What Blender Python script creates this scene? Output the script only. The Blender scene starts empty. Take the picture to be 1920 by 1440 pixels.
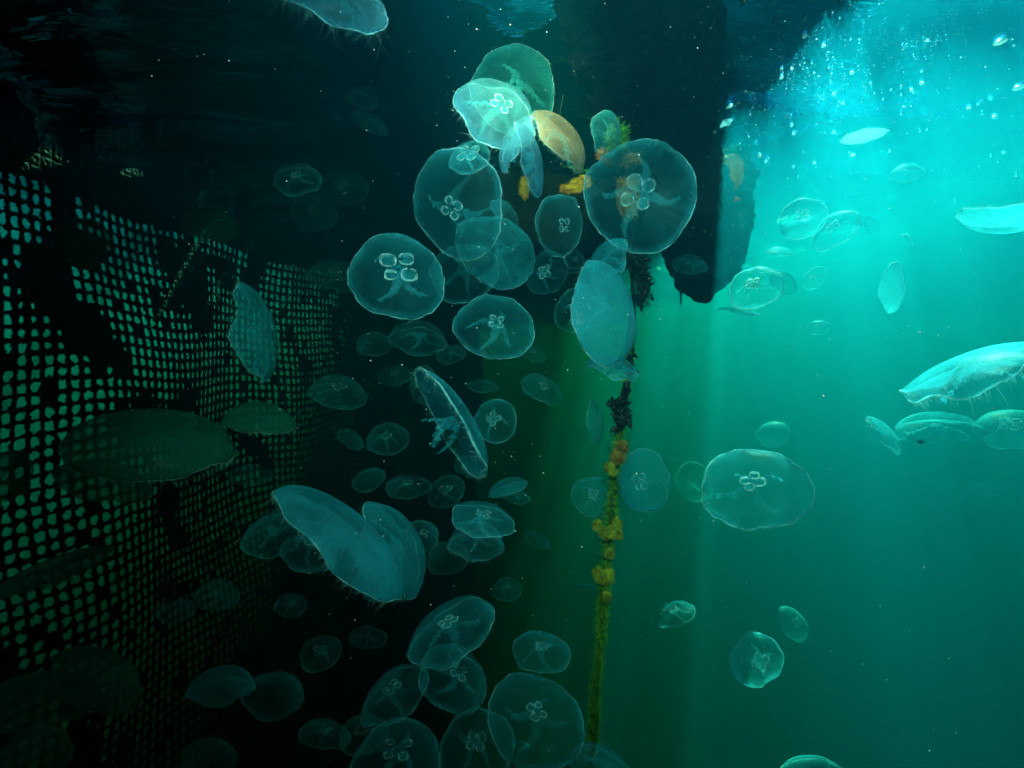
import bpy, bmesh, math, random
import numpy as np
from mathutils import Vector, Matrix, noise

R = math.radians
S = bpy.context.scene
COL = S.collection

# ------------------------------------------------------------------ camera
F = 1144.0          # focal length in photo pixels (1920 wide)
cam = bpy.data.cameras.new('camera'); cob = bpy.data.objects.new('camera', cam); COL.objects.link(cob)
cam.sensor_width = 36; cam.lens = 36 * F / 1920; cam.clip_start = .02; cam.clip_end = 300
PITCH = math.atan(30 / F)
cob.rotation_euler = (R(90) - PITCH, 0, 0); S.camera = cob
cp, sp = math.cos(PITCH), math.sin(PITCH)

# ------------------------------------------------------------------ sky, sun, exposure
w = bpy.data.worlds.new('World'); S.world = w; w.use_nodes = True
nt = w.node_tree; sky = nt.nodes.new('ShaderNodeTexSky'); sky.sky_type = 'NISHITA'; sky.sun_disc = False
EL, AZ = R(50), R(22)
sky.sun_elevation = EL; sky.sun_rotation = AZ
nt.links.new(sky.outputs[0], nt.nodes['Background'].inputs[0]); nt.nodes['Background'].inputs[1].default_value = .06
sun = bpy.data.lights.new('sun', 'SUN'); so = bpy.data.objects.new('sun', sun); COL.objects.link(so)
sun.energy = 5; sun.angle = R(.5); sun.color = (1, .97, .9)
sdir = Vector((math.sin(AZ) * math.cos(EL), math.cos(AZ) * math.cos(EL), math.sin(EL)))
so.rotation_euler = sdir.to_track_quat('Z', 'Y').to_euler()
S.view_settings.view_transform = 'Standard'; S.view_settings.look = 'None'
S.view_settings.gamma = 1; S.view_settings.use_curve_mapping = False
S.view_settings.exposure = 3.3

# the photographer's dive lights (the picture shows the growth and the near jellyfish lit by them)
def dive_light(loc, aim, energy, col, cone, blend=.8):
    l = bpy.data.lights.new('dive_light', 'SPOT'); o = bpy.data.objects.new('dive_light', l); COL.objects.link(o)
    l.energy = energy; l.color = col; l.spot_size = R(cone); l.spot_blend = blend; l.shadow_soft_size = .03
    o.location = loc; o.rotation_euler = (Vector(loc) - Vector(aim)).to_track_quat('Z', 'Y').to_euler()
    return o
dive_light((.10, -.15, .42), (.08, 1.1, .08), 15, (.6, .92, 1), 70, 1)
dive_light((.38, -.05, .25), (.69, 1.9, .56), 20, (1, .75, .5), 13, 1)
dive_light((-.03, .0, .36), (.10, 2.0, .60), 70.0, (1, .60, .22), 16, .8)
dive_light((-.12, .05, .40), (-.01, 1.08, .50), 42, (.7, .88, 1), 24, 1)

cy = S.cycles
cy.use_denoising = True; cy.max_bounces = 6; cy.volume_bounces = 0; cy.transparent_max_bounces = 48
cy.use_adaptive_sampling = True; cy.adaptive_threshold = .015
cy.caustics_reflective = False; cy.caustics_refractive = False

# ------------------------------------------------------------------ helpers
H = .70             # height of the water surface above the lens
def P(px, py, d):
    x = (px - 960) / F * d; u = (720 - py) / F * d
    return Vector((x, d * cp + u * sp, -d * sp + u * cp))
XA, YA, ZA = Vector((1, 0, 0)), Vector((0, sp, cp)), Vector((0, -cp, sp))    # screen right, up, towards the lens

def mat(n):
    m = bpy.data.materials.new(n); m.use_nodes = True; m.node_tree.nodes.clear()
    return m, m.node_tree.nodes, m.node_tree.links
def link(name, me, m=None, parent=None, smooth=True):
    o = bpy.data.objects.new(name, me); COL.objects.link(o)
    if m: me.materials.append(m)
    if parent: o.parent = parent
    if smooth: me.polygons.foreach_set('use_smooth', np.ones(len(me.polygons), bool))
    return o
def tag(o, label=None, cat=None, group=None, kind=None):
    if label: o['label'] = label
    if cat: o['category'] = cat
    if group: o['group'] = group
    if kind: o['kind'] = kind
    return o
def empty(name, loc):
    o = bpy.data.objects.new(name, None); COL.objects.link(o); o.location = loc; o.empty_display_size = .05
    return o
def mesh(name, V, Fc):
    """V (n,3) array, Fc list of (m,k) index arrays"""
    me = bpy.data.meshes.new(name); V = np.asarray(V, np.float32)
    me.vertices.add(len(V)); me.vertices.foreach_set('co', V.ravel())
    li, ls, n = [], [], 0
    for f in Fc:
        f = np.asarray(f)
        if not len(f): continue
        k = f.shape[1]; li.append(f.ravel()); ls.append(n + np.arange(0, f.size, k)); n += f.size
    li = np.concatenate(li); ls = np.concatenate(ls)
    me.loops.add(len(li)); me.loops.foreach_set('vertex_index', li.astype(np.int32))
    me.polygons.add(len(ls)); me.polygons.foreach_set('loop_start', ls.astype(np.int32))
    me.update(calc_edges=True); me.validate()
    return me
class MB:
    def __init__(s): s.v = []; s.f = {}; s.n = 0
    def add(s, V, Fs):
        V = np.asarray(V, float); s.v.append(V)
        for f in Fs:
            f = np.asarray(f); s.f.setdefault(f.shape[1], []).append(f + s.n)
        s.n += len(V)
    def build(s, name, m, parent=None, smooth=True):
        me = mesh(name, np.concatenate(s.v), [np.concatenate(a) for a in s.f.values()])
        return link(name, me, m, parent, smooth)
    def box(s, a, b):
        a = np.array(a, float); b = np.array(b, float)
        V = [[(a, b)[i][0], (a, b)[j][1], (a, b)[k][2]] for i in (0, 1) for j in (0, 1) for k in (0, 1)]
        s.add(V, [[[0, 1, 3, 2], [4, 6, 7, 5], [0, 4, 5, 1], [2, 3, 7, 6], [0, 2, 6, 4], [1, 5, 7, 3]]])
def grid_faces(nu, nv, wrap_u=False):
    """rows v, columns u"""
    i = np.arange(nu * nv).reshape(nv, nu)
    a = np.concatenate([i, i[:, :1]], 1) if wrap_u else i
    return np.stack([a[:-1, :-1], a[:-1, 1:], a[1:, 1:], a[1:, :-1]], -1).reshape(-1, 4)
def tube(pts, rad, k=8, closed=False, jit=0, rng=None):
    pts = np.asarray(pts, float); n = len(pts); rad = np.broadcast_to(rad, n)
    t = (np.roll(pts, -1, 0) - np.roll(pts, 1, 0)) if closed else np.gradient(pts, axis=0)
    t /= np.linalg.norm(t, axis=1)[:, None] + 1e-9
    up = np.array([.31, .22, .93]); a = np.cross(t, up); a /= np.linalg.norm(a, axis=1)[:, None] + 1e-9
    b = np.cross(t, a); th = np.arange(k) / k * 2 * math.pi
    rr = rad[:, None] * (1 + (rng.randn(n, k) * jit if jit else 0))
    V = pts[:, None] + rr[..., None] * (np.cos(th)[None, :, None] * a[:, None] + np.sin(th)[None, :, None] * b[:, None])
    f = grid_faces(k, n, True)
    if closed:
        i = np.arange(k); j = (i + 1) % k; o = (n - 1) * k
        f = np.concatenate([f, np.stack([o + i, o + j, j, i], -1)])
    return V.reshape(-1, 3), f
def vnoise(p, scale, seed=0):
    p = np.asarray(p); out = np.empty(len(p)); o = Vector((seed * 13.7, seed * 7.1, seed * 3.3))
    for i, q in enumerate(p): out[i] = noise.noise(Vector(q) * scale + o)
    return out
def fnoise(p, scale, oc=4, seed=0):
    out = 0; a = 1
    for k in range(oc): out = out + a * vnoise(p, scale * 2 ** k, seed + k); a *= .55
    return out

# ------------------------------------------------------------------ water: haze volume, surface, seabed
m, N, L = mat('murky_water'); out = N.new('ShaderNodeOutputMaterial'); pv = N.new('ShaderNodeVolumePrincipled')
L.new(pv.outputs[0], out.inputs['Volume'])
pv.inputs['Density'].default_value = 1.45; pv.inputs['Anisotropy'].default_value = .72
pv.inputs['Color'].default_value = (.002, .167, .25, 1); pv.inputs['Absorption Color'].default_value = (.27, .69, .52, 1)
b = MB(); b.box((-28, -8, -9), (28, 40, .90))
tag(b.build('haze', m, smooth=False), 'murky green sea water that fades the far jellyfish', 'water haze', kind='stuff')

m, N, L = mat('water_surface'); out = N.new('ShaderNodeOutputMaterial'); mx = N.new('ShaderNodeMixShader')
tr = N.new('ShaderNodeBsdfTransparent'); gl = N.new('ShaderNodeBsdfGlossy'); fr = N.new('ShaderNodeFresnel')
tr.inputs[0].default_value = (.40, .89, 1, 1); gl.inputs[0].default_value = (.07, .48, 1, 1)
gl.inputs['Roughness'].default_value = .03; fr.inputs[0].default_value = 1.42
tc = N.new('ShaderNodeTexCoord'); mp = N.new('ShaderNodeMapping'); mp.inputs['Scale'].default_value = (6, 22, 1); mp.inputs['Rotation'].default_value = (0, 0, R(-18))
nz = N.new('ShaderNodeTexNoise'); nz.inputs['Scale'].default_value = 1.0; nz.inputs['Detail'].default_value = 3
bp = N.new('ShaderNodeBump'); bp.inputs['Strength'].default_value = .7; bp.inputs['Distance'].default_value = .01
L.new(tc.outputs['Object'], mp.inputs[0]); L.new(mp.outputs[0], nz.inputs['Vector']); L.new(nz.outputs[0], bp.inputs['Height'])
L.new(bp.outputs[0], gl.inputs['Normal'])
L.new(fr.outputs[0], mx.inputs[0]); L.new(tr.outputs[0], mx.inputs[1]); L.new(gl.outputs[0], mx.inputs[2]); L.new(mx.outputs[0], out.inputs[0])
def axis(a, b, c0, c1, st, g=1.12):
    v = list(np.arange(c0, c1, st)); s = st
    while v[-1] < b: s *= g; v.append(v[-1] + s)
    s = st
    while v[0] > a: s *= g; v.insert(0, v[0] - s)
    return np.array(v)
WR = np.random.RandomState(3)
WAVES = []
for k in range(44):
    lam = .11 * math.exp(WR.rand() * 2.5); th = R(72) + WR.randn() * .45
    WAVES.append((lam, th, WR.rand() * 6.28))
def wave_z(X, Y):
    Z = 0
    for lam, th, ph in WAVES:
        Z = Z + .0105 * lam ** 1.15 * np.sin(2 * math.pi / lam * (X * math.cos(th) + Y * math.sin(th)) + ph + .8 * np.sin(X * 1.3 + ph))
    for lam, th, ph, am in ((.66, R(113), 1.0, .019), (.41, R(101), 2.2, .009)):
        Z = Z + am * np.sin(2 * math.pi / lam * (X * math.cos(th) + Y * math.sin(th)) + ph + .5 * np.sin(X * 2.1))
    e = np.clip((np.asarray(Y) - 1.0) / .9, 0, 1); return Z * (.55 + .45 * e * e * (3 - 2 * e)) + H
xs = axis(-27, 27, -3, 5, .02); ys = axis(-7, 39, .7, 6, .02)
X, Y = np.meshgrid(xs, ys)
me = mesh('water_surface', np.stack([X, Y, wave_z(X, Y)], -1).reshape(-1, 3), [grid_faces(len(xs), len(ys))])
tag(link('water_surface', me, m), kind='structure')

m, N, L = mat('silt'); out = N.new('ShaderNodeOutputMaterial'); bd = N.new('ShaderNodeBsdfDiffuse'); nz = N.new('ShaderNodeTexNoise'); nz.inputs['Scale'].default_value = 3
cr = N.new('ShaderNodeValToRGB'); cr.color_ramp.elements[0].color = (.03, .035, .025, 1); cr.color_ramp.elements[1].color = (.09, .085, .06, 1)
L.new(nz.outputs[0], cr.inputs[0]); L.new(cr.outputs[0], bd.inputs[0]); L.new(bd.outputs[0], out.inputs[0])
gx = np.linspace(-26.5, 26.5, 80); gy = np.linspace(-7, 39, 80); X, Y = np.meshgrid(gx, gy)
me = mesh('seabed', np.stack([X, Y, -7.8 + .15 * np.sin(X * 1.1 + np.cos(Y)) * np.cos(Y * .8)], -1).reshape(-1, 3), [grid_faces(80, 80)])
tag(link('seabed', me, m), kind='structure')

# ------------------------------------------------------------------ solid materials
def noisy(name, c0, c1, scale, rough=.8, spec=.3, bump=.0, detail=6, p0=.35, p1=.65):
    m, N, L = mat(name); out = N.new('ShaderNodeOutputMaterial'); pb = N.new('ShaderNodeBsdfPrincipled')
    nz = N.new('ShaderNodeTexNoise'); nz.inputs['Scale'].default_value = scale; nz.inputs['Detail'].default_value = detail
    cr = N.new('ShaderNodeValToRGB'); cr.color_ramp.elements[0].color = (*c0, 1); cr.color_ramp.elements[1].color = (*c1, 1)
    cr.color_ramp.elements[0].position = p0; cr.color_ramp.elements[1].position = p1
    tc = N.new('ShaderNodeTexCoord'); L.new(tc.outputs['Object'], nz.inputs['Vector'])
    L.new(nz.outputs[0], cr.inputs[0]); L.new(cr.outputs[0], pb.inputs['Base Color'])
    pb.inputs['Roughness'].default_value = rough; pb.inputs['Specular IOR Level'].default_value = spec
    if bump:
        bp = N.new('ShaderNodeBump'); bp.inputs['Strength'].default_value = 1; bp.inputs['Distance'].default_value = bump
        L.new(nz.outputs[0], bp.inputs['Height']); L.new(bp.outputs[0], pb.inputs['Normal'])
    L.new(pb.outputs[0], out.inputs[0]); return m
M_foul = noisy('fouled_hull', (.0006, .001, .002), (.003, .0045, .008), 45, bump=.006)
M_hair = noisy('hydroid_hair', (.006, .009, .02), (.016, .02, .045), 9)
M_dot = noisy('barnacle_shell', (.2, .22, .2), (.4, .42, .4), 60)
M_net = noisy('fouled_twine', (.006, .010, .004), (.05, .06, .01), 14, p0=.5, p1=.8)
M_wood = noisy('wet_planks', (.05, .04, .03), (.14, .11, .08), 12)
M_sponge = noisy('orange_sponge', (.60, .20, .01), (1.0, .55, .04), 60, bump=.003, spec=.5, rough=.5)
M_ysponge = noisy('yellow_sponge', (.25, .20, .01), (.65, .50, .05), 70, bump=.003)
M_osponge = noisy('rusty_sponge', (.22, .08, .015), (.60, .27, .05), 70, bump=.003)
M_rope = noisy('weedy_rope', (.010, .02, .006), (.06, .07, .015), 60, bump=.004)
M_algae = noisy('green_algae', (.04, .20, .01), (.24, .46, .03), 50, p0=.3, p1=.7)
M_mussel = noisy('mussel_shell', (.004, .006, .007), (.018, .022, .022), 30, rough=.5)
M_red = noisy('red_plastic', (.75, .09, .04), (.9, .14, .07), 30, rough=.5)
m, N, L = mat('bubble'); out = N.new('ShaderNodeOutputMaterial'); a1 = N.new('ShaderNodeBsdfTranslucent'); a2 = N.new('ShaderNodeBsdfGlossy'); a2.inputs['Roughness'].default_value = .25
a1.inputs[0].default_value = (.75, .93, 1, 1); mx = N.new('ShaderNodeMixShader'); mx.inputs[0].default_value = .35
L.new(a1.outputs[0], mx.inputs[1]); L.new(a2.outputs[0], mx.inputs[2]); L.new(mx.outputs[0], out.inputs[0]); M_bub = m
M_snow = noisy('speck', (.6, .62, .6), (.8, .8, .78), 5)

# ------------------------------------------------------------------ floating dock above the water (shades the left half) and added light blockers
def deck(name, x0, x1, y0, y1, label, hole=None, dz=0):
    r = empty(name, ((x0 + x1) / 2, (y0 + y1) / 2, 1.0))
    b = MB(); y = y0
    while y < y1 - .05:
        if hole and hole[2] < y < hole[3]:
            b.box((x0, y, 1.06), (hole[0], min(y + .138, y1), 1.10)); b.box((hole[1], y, 1.06), (x1, min(y + .138, y1), 1.10))
        else: b.box((x0, y, 1.06), (x1, min(y + .138, y1), 1.10))
        y += .14
    o = b.build('deck_boards', M_wood, smooth=False); o.parent = r; o.matrix_parent_inverse = r.matrix_basis.inverted()
    b = MB(); n = max(2, int((x1 - x0) / .5))
    if hole:
        h = hole
        for q in ((x0 + .003, y0 + .003, x1 - .003, h[2]), (x0 + .003, h[3], x1 - .003, y1 - .003), (x0 + .003, h[2], h[0], h[3]), (h[1], h[2], x1 - .003, h[3])):
            b.box((q[0], q[1], 1.045), (q[2], q[3], 1.057))
    else: b.box((x0 + .003, y0 + .003, 1.045), (x1 - .003, y1 - .003, 1.057))
    for i in range(n + 1):
        x = x0 + .03 + (x1 - x0 - .06) * i / n; 
        for ya, yb in ((y0 + .01, hole[2]), (hole[3], y1 - .01)) if hole and hole[0] < x < hole[1] else ((y0 + .01, y1 - .01),): b.box((x - .025, ya, .93), (x + .025, yb, 1.043))
    o = b.build('joists', M_wood, smooth=False); o.parent = r; o.matrix_parent_inverse = r.matrix_basis.inverted()
    r.location.z += dz; tag(r, label, 'dock'); return r
deck('floating_dock', -1.38, .72, 1.105, 1.40, 'narrow unseen dock strip above the swarm, end cut to shape the light', dz=.008)  # unseen dock cut into strips, stepped right ends soften the light's edge
deck('floating_dock', -1.38, .69, 1.405, 1.70, 'slightly shorter unseen dock strip behind the swarm, cut to shape the light', dz=.012)
deck('floating_dock', -1.36, .655, 1.705, 2.09, 'shortest unseen dock strip over the tall fouled float, cut to shape the light', dz=.008)
deck('floating_dock', -1.42, .80, -6, 1.1, 'wide dark floating dock whose underside darkens the water beside the net')
deck('floating_dock', -1.28, .74, 2.095, 3.0, 'short middle section of the dark floating dock', dz=.004)
deck('floating_dock', -1.07, .80, 2.995, 9, 'far section of the dark floating dock beyond the tall float')
deck('added_walkway', 2.0, 5.4, -3, 12, 'unseen walkway added to shade the deep blue water at the far right')  # invented sun blocker out of sight, dims the water at far right
deck('added_walkway', .84, 1.99, -3, 1.57, 'unseen near walkway added to shade the rippled blue surface at the upper right')  # added out of view to keep sun off the near right surface
deck('added_finger', .83, 1.12, 3.2, 3.7, 'short unseen plank finger added to split the green light shafts')  # invented unseen blocker that breaks the sunlight into shafts
deck('added_finger', .83, 1.5, 5.2, 6.0, 'longer unseen plank finger added to shape the bright shaft of light')  # another added blocker, unseen, casting gaps into the light shafts

# ------------------------------------------------------------------ fouled hull / float in the middle
def remeshed(bm, voxel):
    me = bpy.data.meshes.new('tmp'); bm.to_mesh(me); o = bpy.data.objects.new('tmp', me); COL.objects.link(o)
    md = o.modifiers.new('r', 'REMESH'); md.mode = 'VOXEL'; md.voxel_size = voxel
    dg = bpy.context.evaluated_depsgraph_get(); e = o.evaluated_get(dg); m2 = bpy.data.meshes.new_from_object(e)
    bpy.data.objects.remove(o); bpy.data.meshes.remove(me)
    return m2
def smooth_prism(bm, pts, z0, z1, inset=0):
    """closed prism from plan outline"""
    lo = [bm.verts.new((x, y, z0)) for x, y in pts]; hi = [bm.verts.new((x, y, z1)) for x, y in pts]
    bm.faces.new(lo[::-1]); bm.faces.new(hi)
    for i in range(len(pts)):
        j = (i + 1) % len(pts); bm.faces.new((lo[i], lo[j], hi[j], hi[i]))
def ball(bm, c, r, sc=(1, 1, 1)):
    bmesh.ops.create_icosphere(bm, subdivisions=4, radius=r, matrix=Matrix.Translation(c) @ Matrix.Diagonal((*sc, 1)))
bm = bmesh.new()
smooth_prism(bm, [(.05, .62), (.10, 1.2), (.33, 1.95), (.40, 1.9), (.27, 1.2), (.15, .62)], .665, .80)
smooth_prism(bm, [(.118, .62), (.225, 1.2), (.34, 1.8), (.575, 1.8), (.382, 1.2), (.192, .62)], .57, .80)
smooth_prism(bm, [(.32, 1.70), (.36, 1.98), (.50, 2.25), (.74, 2.19), (.56, 1.70)], .42, .80)
smooth_prism(bm, [(-.20, 2.05), (-.2, 2.5), (.5, 2.5), (.5, 2.05)], .42, .82)
ball(bm, P(1318, 425, 2.05), .155, (1.0, .8, 1.25)); ball(bm, P(1352, 350, 2.12), .10, (1, 1, 1.5)); ball(bm, P(1290, 390, 1.95), .15)
ball(bm, P(1310, 490, 2.05), .095, (.95, .9, 1.1)); ball(bm, P(1345, 440, 2.1), .10, (.9, 1, 1.5))
ball(bm, P(1190, 410, 1.62), .10, (1.2, 1.6, .8)); ball(bm, P(1110, 410, 2.2), .13, (1.3, 1, 1)); ball(bm, P(1020, 400, 2.25), .13, (1.3, 1, 1.1))
ball(bm, P(1385, 382, 2.12), .035, (1.3, 1, .8))
me = remeshed(bm, .013); bm.free()
V = np.empty(len(me.vertices) * 3); me.vertices.foreach_get('co', V); V = V.reshape(-1, 3)
Nn = np.array([v.normal[:] for v in me.vertices])
d = fnoise(V, 5, 5, 2) * .035 + np.abs(vnoise(V, 34, 9)) * .026
V2 = V + Nn * d[:, None]; me.vertices.foreach_set('co', V2.ravel()); me.update()
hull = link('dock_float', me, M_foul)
tag(hull, 'huge dark fouled float hanging from the surface right of the jellyfish swarm', 'float')
rg = np.random.RandomState(5)
def blades(pts, nrm, ln, wd, rg, spread=.8, seg=2, droop=0):
    """thin bent blades growing from points"""
    n = len(pts); dirs = nrm + rg.randn(n, 3) * spread; dirs /= np.linalg.norm(dirs, axis=1)[:, None]
    s = np.cross(dirs, rg.randn(n, 3)); s /= np.linalg.norm(s, axis=1)[:, None]
    ln = np.broadcast_to(ln, n) * (.5 + rg.rand(n)); wd = np.broadcast_to(wd, n)
    bend = rg.randn(n, 3) * .35 * ln[:, None]; bend[:, 2] -= droop * ln
    rows = []
    for k in range(seg + 1):
        t = k / seg; c = pts + dirs * (ln * t)[:, None] + bend * t * t; wv = s * (wd * (1 - t * .85))[:, None]
        rows += [c - wv, c + wv]
    V = np.stack(rows, 1).reshape(-1, 3); base = np.arange(n)[:, None] * (2 * (seg + 1))
    fs = [np.concatenate([base + 2 * k, base + 2 * k + 1, base + 2 * k + 3, base + 2 * k + 2], 1) for k in range(seg)]
    return V, np.concatenate(fs)
idx = rg.choice(len(V2), 9000, replace=len(V2) < 9000)
bV, bF = blades(V2[idx], Nn[idx], .015, .0005, rg, .7, 3)
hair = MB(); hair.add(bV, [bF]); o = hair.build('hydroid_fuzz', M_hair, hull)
def bump_ball(c, r, rg, sub=1):
    bm = bmesh.new(); bmesh.ops.create_icosphere(bm, subdivisions=sub, radius=1)
    V = np.array([v.co[:] for v in bm.verts]); Fc = np.array([[v.index for v in f.verts] for f in bm.faces]); bm.free()
    return V * r + np.asarray(c), Fc
low = np.where((V2[:, 2] < .62) & (V2[:, 0] > .45))[0]
idx = rg.choice(low, 260); b = MB()
for i in idx:
    Vb, Fb = bump_ball(V2[i], np.array([1, 1, 1.0]) * rg.choice([.0018, .0028, .005], p=[.6, .3, .1]), rg); b.add(Vb, [Fb])
tag(b.build('barnacle_crust', M_dot, hull), kind='stuff')

def clump(c, size, rg, sub=5, amp=.35, scale=None):
    """lumpy spiky sponge mass, size = 3 radii"""
    size = np.array(size, float); bm = bmesh.new(); bmesh.ops.create_icosphere(bm, subdivisions=sub, radius=1)
    V = np.array([v.co[:] for v in bm.verts]); Fc = np.array([[v.index for v in f.verts] for f in bm.faces]); bm.free()
    sd = rg.randint(100); nn = V.copy()
    V = V * (1 + amp * fnoise(nn, 1.6, 3, sd) + .30 * np.abs(vnoise(nn, 7, sd + 5)) + .38 * np.abs(vnoise(nn, 13, sd + 7)))[:, None]
    return V * size + np.asarray(c), Fc
def sponge(name, items, m, parent, rg, amp=.35, spikes=700, sl=.006):
    b = MB()
    for c, s in items:
        V, Fc = clump(c, s, rg, 5, amp); b.add(V, [Fc])
        k = rg.choice(len(V), spikes); n_ = (V[k] - np.asarray(c)); n_ /= np.linalg.norm(n_, axis=1)[:, None]
        bV, bF = blades(V[k], n_, sl, .0012, rg, .5, 1); b.add(bV, [bF])
    return b.build(name, m, parent)
# orange sponge on the float's near edge
sponge('sponge', [(P(1042, 303, 2.0), (.026, .02, .020)), (P(1030, 308, 2.0), (.02, .02, .015)), (P(1058, 294, 2.0), (.014, .013, .010))], M_sponge, hull, rg)
sponge('sponge', [(P(1088, 345, 2.0), (.026, .02, .015)), (P(1072, 354, 2.0), (.03, .02, .010)), (P(1096, 325, 2.0), (.012, .012, .028))], M_sponge, hull, rg, .5)
sponge('sponge', [(P(984, 352, 2.02), (.013, .012, .028))], M_sponge, hull, rg, .5)
sponge('weed_tuft', [(P(1156, 258, 1.16), (.014, .012, .019))], M_algae, hull, rg, .5, 500, .009)
sponge('sponge', [(P(1142, 290, 1.25), (.016, .012, .008)), (P(1176, 300, 1.25), (.020, .014, .008))], M_osponge, hull, rg, .5)
sponge('sponge', [(P(1178, 362, 1.33), (.019, .014, .040))], M_osponge, hull, rg, .5)
tag(hull.children[-1], 'rust brown sponge seen through the largest jellyfish')
sponge('sponge', [(P(1348, 338, 1.92), (.027, .03, .043)), (P(1360, 360, 1.92), (.022, .02, .025)), (P(1372, 322, 1.94), (.028, .02, .043))], M_sponge, hull, rg, .4)
rn = [P(1362, 371, 1.88), P(1370, 372, 1.87), P(1378, 373, 1.87), P(1388, 374, 1.87)]
V, Fc = tube([p[:] for p in rn], [.006, .009, .009, .003], 10); b = MB(); b.add(V, [Fc]); b.build('red_peg', M_red, hull)
# spikes hanging below the float
for px, py, q in ((1276, 552, 20), (1262, 490, 8), (1283, 540, 7)):
    b = MB(); a = P(px, py - 22, 2.05); e = P(px + 1, py + q, 2.05); V, Fc = tube([a[:], ((a + e) / 2)[:], e[:]], [.006, .0035, .002], 6); b.add(V, [Fc]); b.build('dangling_weed', M_mussel, hull)

# ------------------------------------------------------------------ net
rg = np.random.RandomState(11)
pl = np.array([(-1.55, .9), (-1.475, 1.757), (-1.38, 2.05), (-1.35, 2.34), (-1.29, 2.9), (-1.15, 3.28), (-1.10, 3.93), (-1.0, 5.2), (-.72, 6.2), (-.4, 7.2)])
sg = np.concatenate([[0], np.cumsum(np.linalg.norm(np.diff(pl, axis=0), axis=1))])
pitch = .040
def net_xy(u, v):
    x = np.interp(u, sg, pl[:, 0]); y = np.interp(u, sg, pl[:, 1])
    x = x + .035 * np.sin(u * 2.3 + v * 1.4) + .02 * np.sin(u * 5.1 - v * 3.0)
    return x, y
cells = []
nu = int(sg[-1] / pitch)
for i in range(nu):
    u = (i + .5) * pitch; yy = float(np.interp(u, sg, pl[:, 1])); zb = -.70 * yy - .25
    nv = int((H + .1 - zb) / pitch)
    for j in range(nv): cells.append((u, H + .1 - (j + .5) * pitch))
cells = np.array(cells); n = len(cells)
P3 = np.stack([cells[:, 0], cells[:, 1], 0 * cells[:, 0]], 1)
foul = fnoise(P3, 2.6, 3, 14) * 1.1 + .55 * vnoise(P3, 8, 8)
top = np.clip((cells[:, 1] - .53) / .10, 0, 1)      # solid growth just below the surface
open_ = np.clip(1.0 - np.clip((foul - .17) * 3.0, 0, 2) - 2 * top + rg.randn(n) * .10, 0, 1)
open_ *= (rg.rand(n) > .05)
K = 16; th = np.arange(K) / K * 2 * math.pi + math.pi / 4 / 2
sq = 1 / np.maximum(np.abs(np.cos(th)), np.abs(np.sin(th)))
ring_o = np.stack([np.cos(th) * sq, np.sin(th) * sq], 1) * .5
# drop hole where closed; inner ring radius jagged
jag = 1 + rg.randn(n, K) * .18 + .14 * np.cos(4 * th)[None] * rg.rand(n, 1)
rin = (np.minimum(sq, 1.25) * .385)[None] * jag * (open_[:, None] ** .4) * (1 - .12 * rg.rand(n, 1))
rin = np.clip(rin, .0, .47 * sq[None]); rin[open_ < .15] = .001
ro = np.linalg.norm(ring_o, axis=1)
def ringpos(r, off):
    uu = cells[:, :1] + r * np.cos(th)[None] * pitch; vv = cells[:, 1:] + r * np.sin(th)[None] * pitch
    vv = vv + .012 * np.sin(uu * 7 + vv * 2) ; uu2 = uu + .014 * np.sin(vv * 6 + uu)
    x, y = net_xy(uu2, vv)
    return np.stack([x + off, y, vv], -1)
Vo = ringpos(ro[None] * np.ones((n, 1)), 0); Vi = ringpos(rin, .001); Vb = ringpos(rin * 1.02, -.004)
Vm = ringpos((ro[None] + rin) / 2, .003 + .003 * rg.rand(n, K))
V = np.stack([Vo, Vm, Vi, Vb], 1).reshape(-1, 3)
base = (np.arange(n) * 4 * K)[:, None]; kk = np.arange(K); k2 = (kk + 1) % K
fs = []
for a in range(3):
    fs.append(np.stack([base + a * K + kk, base + a * K + k2, base + (a + 1) * K + k2, base + (a + 1) * K + kk], -1).reshape(-1, 4))
# closed cells keep their plug
cl = np.where(open_ < .15)[0]
b = MB(); b.add(V, fs)
netv = Vm.reshape(-1, 3); k = rg.choice(len(netv), 26000)
bV, bF = blades(netv[k], np.tile([[.2, -.1, 0]], (len(k), 1)), .008, .0008, rg, 1.0, 2); b.add(bV, [bF])
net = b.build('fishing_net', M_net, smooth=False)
tag(net, 'overgrown square mesh net hanging like a wall on the dark left side', 'net')
# headline rope of the net
u = np.linspace(0, sg[-1], 200); x, y = net_xy(u, u * 0 + .8); V, Fc = tube(np.stack([x + .01, y, .83 + .01 * np.sin(u * 9)], 1), .016, 8); b = MB(); b.add(V, [Fc]); b.build('headline_rope', M_rope, net)

# ------------------------------------------------------------------ rope with growth
rg = np.random.RandomState(21)
rp = [(1185, 440), (1192, 480), (1196, 560), (1189, 650), (1180, 720), (1168, 800), (1156, 870), (1150, 950), (1141, 1030), (1134, 1110), (1126, 1200), (1116, 1300), (1108, 1400), (1098, 1500), (1085, 1620)]
dd = 1.16
cps = np.array([P(a, b_, dd + .0) [:] for a, b_ in rp]); cps[:, 1] += np.linspace(0.05, -.02, len(cps))
tt = np.linspace(0, len(cps) - 1, 400); path = np.stack([np.interp(tt, range(len(cps)), cps[:, i]) for i in range(3)], 1)
for _ in range(6): path[1:-1] = (path[:-2] + path[2:] + 2 * path[1:-1]) / 4
frac = np.linspace(0, 1, 400)
def at_px(py): return path[np.argmin(np.abs(path[:, 2] - P(1150, py, dd)[2]))]
rope = empty('mooring_rope', path[0])
def addp(b, name, m):
    o = b.build(name, m); o.parent = rope; o.matrix_parent_inverse = Matrix.Translation(rope.location).inverted(); return o
rad = .0054 + .0016 * np.sin(frac * 40) + .0025 * np.clip(frac - .45, 0, 1)
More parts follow.
